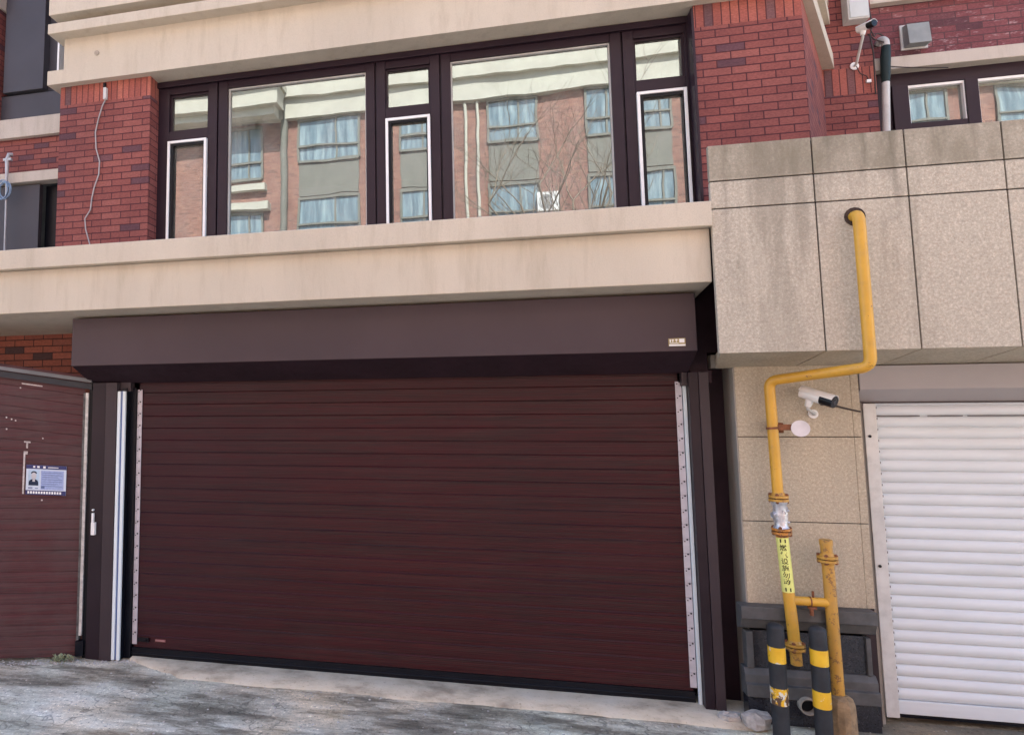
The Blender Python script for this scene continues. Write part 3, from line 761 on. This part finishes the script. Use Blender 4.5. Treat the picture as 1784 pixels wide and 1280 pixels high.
# ------------------------------------------------------------------ gas pipe
gs = thing("gas_pipe", (1.9, -.26, 0), "yellow gas pipe cranked across the granite, with silver valve, warning tape and a capped riser", "gas pipe")
pth1 = rnd_path([(2.222, -.55, 3.412), (2.206, -.685, 3.405), (2.209, -.685, 2.418), (1.768, -.26, 2.352), (1.779, -.26, 1.575)], .06)
MB().tube(pth1, .0345, 18).build("upper_pipe", M_yel, gs)
MB().tube([(2.222, -.5985, 3.41), (2.222, -.606, 3.41)], .062, 16).build("wall_hole", simple("crumbled_hole", (.05, .035, .03), .9, 0, .5, 40), gs)
MB().tube([(1.787, -.26, 1.29), (1.806, -.26, .88), (1.822, -.26, .575)], .0365, 18).build("lower_pipe", M_yel, gs)
MB().tube([(2.058, -.26, 1.14), (2.062, -.26, .7), (2.068, -.26, .16)], .037, 18).build("riser", M_yeldirty, gs)
MB().tube([(1.81, -.26, .848), (2.062, -.26, .843)], .030, 16).build("cross_pipe", M_yel, gs)
def flange(x, z, r=.062, m1=M_yeldirty, gap=.012):
    f = MB()
    f.cyl((x, -.26, z-.020), (x, -.26, z-.004), r, n=28).cyl((x, -.26, z+.004), (x, -.26, z+.020), r, n=28)
    f.cyl((x, -.26, z+.020), (x, -.26, z+.040), .046, .038, n=20).cyl((x, -.26, z-.040), (x, -.26, z-.020), .038, .046, n=20)
    fl = f.build("flange", m1, gs, .002)
    b = MB()
    for k in range(4):
        a = math.pi/4+k*math.pi/2+.3; bx, by = x+math.cos(a)*r*.80, -.26+math.sin(a)*r*.80
        b.cyl((bx, by, z-.034), (bx, by, z+.034), .0065, n=8)
        b.tube([(bx, by, z+.0202), (bx, by, z+.030)], .0115, 6, smooth=False).tube([(bx, by, z-.030), (bx, by, z-.0202)], .0115, 6, smooth=False)
    b.pieces("bolt", M_rust, fl)
flange(1.781, 1.535); flange(1.788, 1.312, m1=yellow_paint("rusty_flange", (.5, .2, .03), .5)); flange(1.824, .545); flange(2.057, 1.135)
M_silver = simple("silver_valve_paint", (.55, .56, .60), .35, .6, .3, 40, .35, 45)
vb = MB().tube([(1.782, -.26, 1.515), (1.782, -.26, 1.50), (1.784, -.26, 1.475), (1.785, -.26, 1.43), (1.786, -.26, 1.385), (1.787, -.26, 1.355), (1.788, -.26, 1.333)], .04, 20,
               rs=[.056, .052, .040, .047, .045, .039, .054])
vb.tube([(1.75, -.275, 1.425), (1.725, -.285, 1.425)], .017, 10)
for q in range(14):
    a = q*2.4; z = 1.37+(q*.37 % 1)*.10
    vb.tube([(1.785+.044*math.cos(a), -.26+.044*math.sin(a), z), (1.785+.056*math.cos(a), -.26+.056*math.sin(a), z)], .0085, 6, smooth=False)
vb.build("valve", M_silver, gs)
MB().cyl((1.825, -.26, .525), (1.827, -.26, .425), .036, n=18).build("end_cap", M_yeldirty, gs, .003)
MB().cyl((2.056, -.26, 1.16), (2.055, -.26, 1.225), .036, n=18).cyl((2.055, -.26, 1.225), (2.055, -.26, 1.262), .040, n=18).build("end_cap", M_yeldirty, gs, .003)
ft = MB().cyl((1.945, -.26, .80), (1.945, -.26, .815), .028, n=14).cyl((1.938, -.265, .755), (1.938, -.265, .80), .012, n=10).cyl((1.955, -.26, .87), (1.955, -.26, .915), .008, n=8).tube([(1.93, -.26, .846), (1.937, -.26, .846)], .034, 16)
ft.build("drain_cock", M_rust, gs)
# warning tape with lettering bent round the pipe
def pipe_x(z): return 1.787+(1.29-z)/(1.29-.88)*.019
tp = MB().tube([(pipe_x(1.27), -.26, 1.27), (pipe_x(.905), -.26, .905)], .0382, 20).build("warning_tape", M_yeltape, gs)
ang0 = math.atan2(-5.14, -1.79)      # the tape's lettering faces the street
def wrap(u, z, r=.0388):
    a = ang0+u/.0382; return (pipe_x(z)+math.cos(a)*r, -.26+math.sin(a)*r, z)
txm = MB()
def glyph(ch, cz, size):
    cu_ = bpy.data.curves.new("t", 'FONT'); cu_.body = ch; cu_.size = size; cu_.align_x = 'CENTER'; cu_.align_y = 'CENTER'
    cu_.resolution_u = 2; cu_.offset = size*.012
    o = bpy.data.objects.new("t", cu_); COL.objects.link(o)
    dg = bpy.context.evaluated_depsgraph_get(); me = bpy.data.meshes.new_from_object(o.evaluated_get(dg))
    if me and len(me.vertices):
        cxm = (min(v.co.x for v in me.vertices)+max(v.co.x for v in me.vertices))/2
        cym = (min(v.co.y for v in me.vertices)+max(v.co.y for v in me.vertices))/2
        txm.add([wrap(v.co.x-cxm, cz+v.co.y-cym) for v in me.vertices], [list(p.vertices) for p in me.polygons])
    bpy.data.objects.remove(o); bpy.data.curves.remove(cu_)
for i, ch in enumerate("燃气设施勿动"): glyph(ch, 1.205-i*.0455, .044)
for zc in (1.250, .925):
    for uu in (-.016, .012):
        vs = [wrap(uu+du, zc+dz) for dz in (-.012, .012) for du in (0, .004, .008)]
        txm.add(vs, [[0, 1, 4, 3], [1, 2, 5, 4]])
txm.build("tape_lettering", M_ink, tp)
# pipe bracket with its round cover plate
br = MB().box(1.79, 1.905, -.285, -.235, 2.005, 2.045).box(1.80, 1.85, -.24, -.11, 1.985, 2.055)
br.tube([(1.77, -.26, 2.028), (1.771, -.26, 2.012)], .039, 16)
bro = br.build("pipe_bracket", M_rust, gs, .003)
MB().tube([(1.932, -.30, 2.018), (1.929, -.312, 2.018)], .056, 30).build("round_cover", simple("chalky_white", (.62, .58, .60), .6), bro, .002)

# concrete footing round the riser
cf = MB(); rings = []
for z, r in ((0, .088), (.06, .085), (.14, .080), (.20, .078), (.235, .066), (.25, .040)):
    rings.append([(2.075+r*math.cos(t*math.pi/7)*(1+.12*mn.noise(Vector((t*2.1, z*9, 2)))), -.275+r*.95*math.sin(t*math.pi/7)*(1+.12*mn.noise(Vector((t*1.7, z*9, 7)))), z+.012*mn.noise(Vector((t*3.3, z*20, 1)))) for t in range(14)])
cf.add([q for g_ in rings for q in g_], [[i*14+k, i*14+(k+1) % 14, (i+1)*14+(k+1) % 14, (i+1)*14+k] for i in range(5) for k in range(14)]+[list(range(70, 84))])
tag(cf.build("concrete_footing", simple("ochre_concrete", (.27, .19, .11), .9, 0, .35, 16, .7, 50, dirt=.35)), "rough ochre concrete lump cast round the foot of the capped yellow riser", "concrete footing")

# ------------------------------------------------------------------ bollards
def bollard(x, y, H, lab, m1, m2):
    b = thing("bollard", (x, y, 0), lab, "bollard", "black and yellow bollards in front of the gas pipe")
    r = .0505; pts = [(x, y, 0), (x, y, .225), (x, y, .33), (x, y, .49), (x, y, .59), (x, y, H-.03)]
    rs = [r]*6
    for a in (25, 50, 70, 85): pts.append((x, y, H-.03+.03*math.sin(R(a)))); rs.append(r*math.cos(R(a))**.6)
    MB().tube(pts, r, 28, rs=rs).build("post", M_bollard, b)
    MB().tube([(x, y, .490), (x, y, .590)], r+.0015, 28).build("band", m1, b)
    MB().tube([(x, y, .225), (x, y, .331)], r+.0015, 28).build("band", m2, b)
bollard(1.655, -.42, .737, "black post with flaked yellow bands, nearer the maroon shutter", M_band, M_bandworn)
bollard(1.905, -.42, .733, "black post with clean yellow bands, in front of the yellow riser", M_band, M_band)

# ------------------------------------------------------------------ cameras
def bullet(loc, head, length, rad, wall, name_label, ring_r=.032, vis=True):
    t = thing("security_camera", loc, name_label, "security camera", "white bullet security cameras")
    L = Vector(loc); f = Vector(head).normalized(); rt = f.cross(Vector((0, 0, 1))).normalized(); u = rt.cross(f)
    def q(a, b, c): return L+f*a+rt*b+u*c
    h = MB(); n = 10; prof_ = []
    for k in range(16):
        a = 2*math.pi*k/16; prof_.append((rad*math.cos(a)*1.0, rad*math.sin(a)*(.85 if math.sin(a) > 0 else .95)))
    for a0, a1, m_, nm in ((-length*.5, length*.10, M_white, "body"), (length*.101, length*.47, M_black, "lens_hood")):
        k_ = 1 if nm == "body" else .99
        mb = MB(); vs = [q(a_, b*k_, c*k_) for a_ in (a0, a1) for b, c in prof_]
        mb.add(vs, [[i, (i+1) % 16, (i+1) % 16+16, i+16] for i in range(16)], True); mb.add(vs[:16], [list(range(16))]); mb.add(vs[16:], [list(range(16))])
        o = mb.build(nm, m_, t)
    mb = MB(); mb.tube([q(length*.471, 0, 0), q(length*.48, 0, 0)], rad*.45, 14); mb.build("lens", simple("lens_glass", (.01, .012, .02), .05), t)
    # sunshield: curved plate over the body, sticking out in front
    mb = MB(); top = []; 
    for a_ in (-length*.52, length*.2, length*.46):
        for k in range(9):
            an = R(18+144*k/8); rr = rad*1.14; top.append(q(a_, rr*math.cos(an), rr*math.sin(an)*.92+.002))
        for k in range(8, -1, -1):
            an = R(18+144*k/8); rr = rad*1.07; top.append(q(a_, rr*math.cos(an), rr*math.sin(an)*.92+.002))
    fs = [[j*18+i, j*18+(i+1) % 18, (j+1)*18+(i+1) % 18, (j+1)*18+i] for j in range(2) for i in range(18)]
    mb.add(top, fs, False); mb.add(top[:18], [list(range(18))]); mb.add(top[36:], [list(range(18))])
    mb.build("sunshield", M_white, t)
    W = Vector(wall)
    p0 = q(-length*.22, 0, -rad*.8); p1 = q(-length*.22, 0, -rad*1.9)
    MB().tube([p0, p1], .019, 12, rs=[.027, .02]).build("knuckle", M_white, t)
    MB().tube(rnd_path([p1, p1+Vector((0, 0, -.018)), W+Vector((0, -.045, 0)), W], .02), .012, 10).build("arm", M_greywhite, t)
    rg = MB().tube([W, W+Vector((0, -.012, 0))], ring_r, 20); rg.build("wall_plate", M_white, t, .002)
    return t
bullet((2.070, -.27, 2.232), (.60, -.68, -.33), .225, .045, (2.085, -.121, 2.115), "white bullet camera on the granite pier, left of the white shutter")
MB_c = MB().tube(rnd_path([(2.11, -.20, 2.18), (2.20, -.14, 2.18), (2.30, -.125, 2.15), (2.385, -.122, 2.13)], .05), .006, 8)
tag(MB_c.build("camera_cable", M_dwire), "thin dark cable drooping from the lower bullet camera to the white shutter frame", "cable")
bullet((3.50, 1.66, 5.885), (.42, -.90, -.12), .17, .036, (3.50, 1.945, 5.62), "white bullet camera high on the brick, just below the grey meter box", .04)
# meter box
eb = thing("meter_box", (3.515, 1.85, 6.05), "pale grey rectangular box on the brick at the top edge, above the upper camera", "electrical box")
MB().box(3.425, 3.615, 1.82, 1.945, 6.06, 6.62).build("box", M_greywhite, eb, .005)
MB().box(3.440, 3.600, 1.812, 1.8195, 6.075, 6.60).build("door", simple("pale_box_door", (.50, .53, .53), .5, 0, .08), eb, .002)
# vent hood
vh = thing("vent_cover", (4.1, 2.0, 5.8), "square grey louvred vent cover on the purple brick, upper right", "vent")
MB().profx([(YW-.016, 6.03), (YW-.10, 6.015), (YW-.12, 5.80), (YW-.016, 5.80)], 4.005, 4.20).build("hood", simple("grey_plastic_hood", (.23, .25, .25), .5), vh, .003)
MB().box(3.985, 4.22, YW-.015, YW-.001, 5.785, 6.05).build("back_plate", M_greywhite, vh)
# conduit pipe with black sleeve
cp = thing("conduit_pipe", (3.745, 1.93, 3.97), "white vertical pipe with a black taped joint rising beside the right dark window", "pipe")
MB().tube([(3.735, 1.95, 3.97), (3.742, 1.95, 4.9), (3.772, 1.95, 5.42)], .034, 14).build("pipe", M_greywhite, cp)
MB().tube([(3.772, 1.95, 5.42), (3.775, 1.95, 5.50), (3.79, 1.95, 5.70), (3.80, 1.95, 5.80)], .04, 14, rs=[.034, .043, .045, .040]).build("sleeve", simple("dark_green_tape", (.015, .028, .03), .5), cp)
MB().tube(rnd_path([(3.80, 1.95, 5.80), (3.80, 1.95, 5.86), (3.78, 1.99, 5.90), (3.775, 2.04, 5.87)], .03), .034, 12).build("elbow", M_greywhite, cp)
tag(MB().tube([(3.62, 1.9, 5.93), (3.68, 1.90, 5.86), (3.77, 1.92, 5.83)], .006, 6).tube([(3.80, 1.97, 5.60), (3.95, 1.99, 5.58), (4.15, 1.99, 5.55), (4.35, 2.0, 5.53)], .005, 6).build("wall_cable", M_dwire), "dark cable sagging between the upper camera and the cream lintel at right", "cable")

tw = MB()
tw.tube(rnd_path([(3.66, 1.93, 6.3), (3.67, 1.90, 6.0), (3.63, 1.88, 5.90), (3.66, 1.90, 5.72), (3.665, 1.93, 5.3)], .05), .007, 6)
tw.tube(rnd_path([(3.60, 1.80, 5.92), (3.66, 1.86, 5.86), (3.70, 1.90, 5.93), (3.77, 1.92, 5.90)], .04), .006, 6)
tw.tube(rnd_path([(3.50, 1.90, 5.60), (3.54, 1.93, 5.53), (3.60, 1.93, 5.50), (3.615, 1.94, 5.46)], .04), .005, 6)
tag(tw.build("loose_cable", M_dwire), "tangle of loose dark leads on the brick edge around the upper camera", "cable")
tag(MB().box(3.595, 3.635, 1.925, 1.949, 5.43, 5.46).build("cable_connector", M_white), "tiny white cable connector hanging below the upper camera", "connector")
# ------------------------------------------------------------------ cables on the left
cb = thing("wavy_cable", (-4.2, .43, 3.6), "thin grey cable snaking down the left brick pillar from a small white box", "cable")
import itertools
pts = [(-4.096, 5.42), (-4.13, 5.36), (-4.171, 5.227), (-4.205, 5.08), (-4.19, 4.9), (-4.145, 4.76), (-4.15, 4.62), (-4.20, 4.48), (-4.223, 4.369), (-4.235, 4.25), (-4.297, 4.161), (-4.285, 4.05), (-4.23, 3.884), (-4.20, 3.7)]
MB().tube([(x, .438, z) for x, z in pts], .0065, 8).build("cable", M_wire, cb)
MB().box(-4.112, -4.078, .415, .449, 5.42, 5.545).build("junction_box", M_greywhite, cb, .003)
MB().box(-4.118, -4.098, .42, .449, 5.55, 5.60).build("clip", M_black, cb)
hc = thing("hanging_cable", (-6.2, 1.5, 3.6), "pale hanging cable with a tied blue coil against the dark grey panel at far left", "cable")
MB().tube([(-6.17, 1.52, 5.44), (-6.20, 1.49, 5.43), (-6.215, 1.48, 5.36), (-6.21, 1.48, 5.0), (-6.21, 1.49, 4.6), (-6.20, 1.49, 3.62)], .011, 8, rs=[.02, .026, .026, .013, .012, .012]).box(-6.265, -6.15, 1.465, 1.50, 5.345, 5.375).build("cable", simple("pale_cable", (.40, .42, .46), .5), hc)
cl = MB()
for k in range(5):
    cl.tube([(-6.215+.012*k*math.cos(k)+.085*math.cos(a*math.pi/8), 1.47-.006*k, 4.955+.008*math.sin(k*2)+(.10+.006*k)*math.sin(a*math.pi/8)) for a in range(17)], .007, 6, cap=False)
cl.build("coil", M_ltblue, hc)

# ------------------------------------------------------------------ rubble, grit and weeds at the foot of the walls
def lump(c, sx, sy, sz, seed, jag=.35):
    mb = MB(); n, mrows = 10, 6; vs = []
    for j in range(mrows+1):
        th = math.pi*j/mrows
        for i in range(n):
            ph = 2*math.pi*i/n; d = Vector((math.sin(th)*math.cos(ph), math.sin(th)*math.sin(ph), math.cos(th)))
            bx = max(abs(d.x), abs(d.y), abs(d.z)); d2 = d*(1/(.35+.65*bx))
            k = 1+jag*mn.noise(d*2+Vector((seed, 0, seed)))
            vs.append((c[0]+d2.x*sx*k, c[1]+d2.y*sy*k, max(0.0, c[2]+d2.z*sz*k)))
    mb.add(vs, [[j*n+i, j*n+(i+1) % n, (j+1)*n+(i+1) % n, (j+1)*n+i] for j in range(mrows) for i in range(n)])
    return mb
tag(lump((1.545, -.30, .055), .085, .07, .058, 3).build("concrete_chunk", M_rubble), "larger pale broken concrete chunk lying left of the bollards", "rubble", "broken concrete chunks by the plinth")
tag(lump((1.40, -.235, .03), .07, .045, .036, 9).build("concrete_chunk", M_rubble), "smaller grey broken concrete chunk at the foot of the right brown jamb", "rubble", "broken concrete chunks by the plinth")
gv = MB(); random.seed(3)
def pebble(x, y, r):
    vs = []; 
    for d in ((1, 0, 0), (0, 1, 0), (-1, 0, 0), (0, -1, 0), (0, 0, 1), (.6, .6, .6), (-.6, .6, .5), (-.5, -.6, .6)):
        k = random.uniform(.6, 1.2); vs.append((x+d[0]*r*k, y+d[1]*r*k, gz(x, y)+d[2]*r*k*.8))
    gv.add(vs, [[0, 5, 1], [1, 6, 2], [2, 7, 3], [3, 0, 7], [0, 5, 4], [5, 1, 4], [1, 6, 4], [6, 2, 4], [2, 7, 4], [7, 0, 4]])
for i in range(260):                       # along the foot of the old shutter and the jamb
    t = random.random(); x = -4.6+t*1.5; y = -.36+t*.36+random.gauss(0, .03)-.03
    pebble(x, min(y, -.02 if x > -3.8 else y), random.uniform(.004, .014))
for i in range(240): pebble(random.uniform(-4, 2.4), -.34-abs(random.gauss(0, .5)), random.uniform(.003, .012))
for i in range(60): pebble(random.uniform(1.45, 3.3), random.uniform(-.35, -.08), random.uniform(.004, .010))
tag(gv.build("gravel", M_rubble), "loose pale grit and stone crumbs along the wall foot", "grit", kind="stuff")
wd = MB()
for i in range(110):
    bx, by = -3.93+random.gauss(0, .055), -.19+random.gauss(0, .03); a = random.uniform(0, 6.28); l = random.uniform(.015, .05); hz = random.uniform(.005, .055)
    dx, dy = math.cos(a)*l, math.sin(a)*l; wx, wy = -math.sin(a)*l*.22, math.cos(a)*l*.22
    wd.add([(bx, by, hz*.3), (bx+dx*.5+wx, by+dy*.5+wy, hz*.9), (bx+dx, by+dy, hz), (bx+dx*.5-wx, by+dy*.5-wy, hz*.8)], [[0, 1, 2], [0, 2, 3]])
tag(wd.build("weed", simple("pale_weed_leaf", (.30, .33, .20), .7, 0, .5, 60)), "low straggly pale green weed at the foot of the old red shutter", "plant")

# ------------------------------------------------------------------ opposite building (seen mirrored in the windows)
ob = thing("apartment_building", (0, -16.5, 0), "brick block with cream cornice and blue curtained windows, mirrored in the long window", "building")
YO = -16.0
MB().box(-24, 24, -28, YO, 0, 18).build("wall", M_brick_opp, ob)
MB().box(-24, 24, YO, YO+.25, 12.98, 13.75).box(-24, 24, YO, YO+.45, 13.75, 13.98).box(-24, 24, YO, YO+.3, 14.0, 14.35).build("cornice", M_oppcream, ob)
cr2 = MB().box(-13.2, -8.1, YO+.46, YO+1.2, 13.2, 13.9).box(-13.4, -8.0, YO+.46, YO+1.4, 13.9, 14.1).box(-12.9, -8.3, YO+.46, YO+.9, 12.9, 13.2)
cr2.build("bay_cornice", M_oppcream, ob)
up_ = MB()
for x in (-14.5, -11.9, -8.6, -4.6, -.9, 1.4, 5.4, 9.1): up_.box(x-.55, x+.55, YO, YO+.22, 14.36, 17)
up_.pieces("parapet_pier", M_oppcream, ob)
def ow(x0, x1, z0, z1, curt=True, panel=True):
    w_ = MB().box(x0, x1, YO+.0, YO+.03, z0, z1).build("window", M_oppglass if curt else M_oppdark, ob)
    fr = MB().box(x0-.05, x0+.03, YO+.031, YO+.09, z0, z1).box(x1-.03, x1+.05, YO+.031, YO+.09, z0, z1).box(x0, x1, YO+.031, YO+.10, z1-.1, z1+.02)
    mx_ = x0+(x1-x0)*.63
    fr.box(mx_-.03, mx_+.03, YO+.031, YO+.08, z0, z1).box(x0, x1, YO+.031, YO+.12, z0+.55, z0+.62).box(x0, x1, YO+.031, YO+.13, z0-.06, z0+.04)
    fr.build("frame", M_oppgrey, w_)
for x0, x1 in ((-7.65, -5.32), (-3.75, -2.45), (-.62, 1.05), (2.70, 3.75), (4.45, 5.35), (7.5, 9.2), (13.4, 14.9), (16.4, 18.0), (-14.6, -12.9), (-19, -17)):
    for z1_, cu2 in ((13.0, True), (9.95, True), (6.8, False), (3.6, False), (16.6, False)):
        ow(x0, x1, z1_-1.65, z1_, cu2)
    for z0_ in (10.0, 6.85, 3.65): MB().box(x0, x1, YO, YO+.06, z0_+.02, z0_+1.26).build("spandrel", M_oppgrey, ob)
for z1_ in (12.85, 9.55, 6.2): ow(-10.5, -9.14, z1_-2.0, z1_)
sl_ = MB().box(-10.7, -8.95, YO, YO+.25, 10.35, 10.62).box(-10.9, -8.8, YO, YO+.35, 9.62, 9.85).box(-10.7, -8.95, YO, YO+.25, 7.1, 7.35)
sl_.pieces("sill", M_oppcream, ob)
for x in (-1.42, -1.0): MB().tube([(x, YO+.12, 0), (x, YO+.12, 12.95)], .055, 8).build("downpipe", M_oppcream, ob)
MB().tube([(-8.25, YO+.12, 0), (-8.2, YO+.12, 17)], .14, 8).build("downpipe", M_oppgrey, ob)
ac = thing("air_conditioner", (1.33, YO+.25, 8.7), "white air conditioner unit on the opposite brick wall, mirrored in the right big pane", "air conditioner")
MB().box(.95, 1.72, YO+.01, YO+.36, 8.72, 9.42).build("casing", M_white, ac, .02)
gr_ = MB()
for k in range(5): gr_.tube([(1.25+(.05+k*.05)*math.cos(a*math.pi/10), YO+.37, 9.06+(.05+k*.05)*math.sin(a*math.pi/10)) for a in range(21)], .009, 5, cap=False)
gr_.build("fan_grille", M_black, ac)
# bare tree in the street
tr = thing("bare_tree", (1.4, -12.6, 0), "bare leafless street tree whose branches show in the window reflections", "tree")
random.seed(11)
def branch(mb, p, d, L, r, lev):
    q = [p]; n_ = 4
    for i in range(n_):
        d = (d+Vector((random.uniform(-.18, .18), random.uniform(-.18, .18), random.uniform(-.02, .12)))).normalized()
        q.append(q[-1]+d*L/n_)
    mb.tube(q, r, 6, rs=[r*(1-.45*i/n_) for i in range(n_+1)])
    if lev:
        for k in range(4 if lev > 1 else 5):
            i = random.randint(1, n_); ax = Vector((random.uniform(-1, 1), random.uniform(-1, 1), random.uniform(-.1, .7))).normalized()
            branch(mb, q[i], (d*.6+ax*.7).normalized(), L*random.uniform(.5, .72), r*.45, lev-1)
tmb = MB().tube([(1.4, -12.6, 0), (1.42, -12.6, 2.6), (1.38, -12.55, 5.2)], .12, 10, rs=[.16, .12, .10]); tmb.build("trunk", M_bark, tr)
cbm = MB()
for k in range(6):
    a = k*1.05; branch(cbm, Vector((1.38, -12.55, 5.0)), Vector((math.cos(a)*.6, math.sin(a)*.5, .9)).normalized(), 3.6, .05, 3)
cbm.build("branches", M_bark, tr)
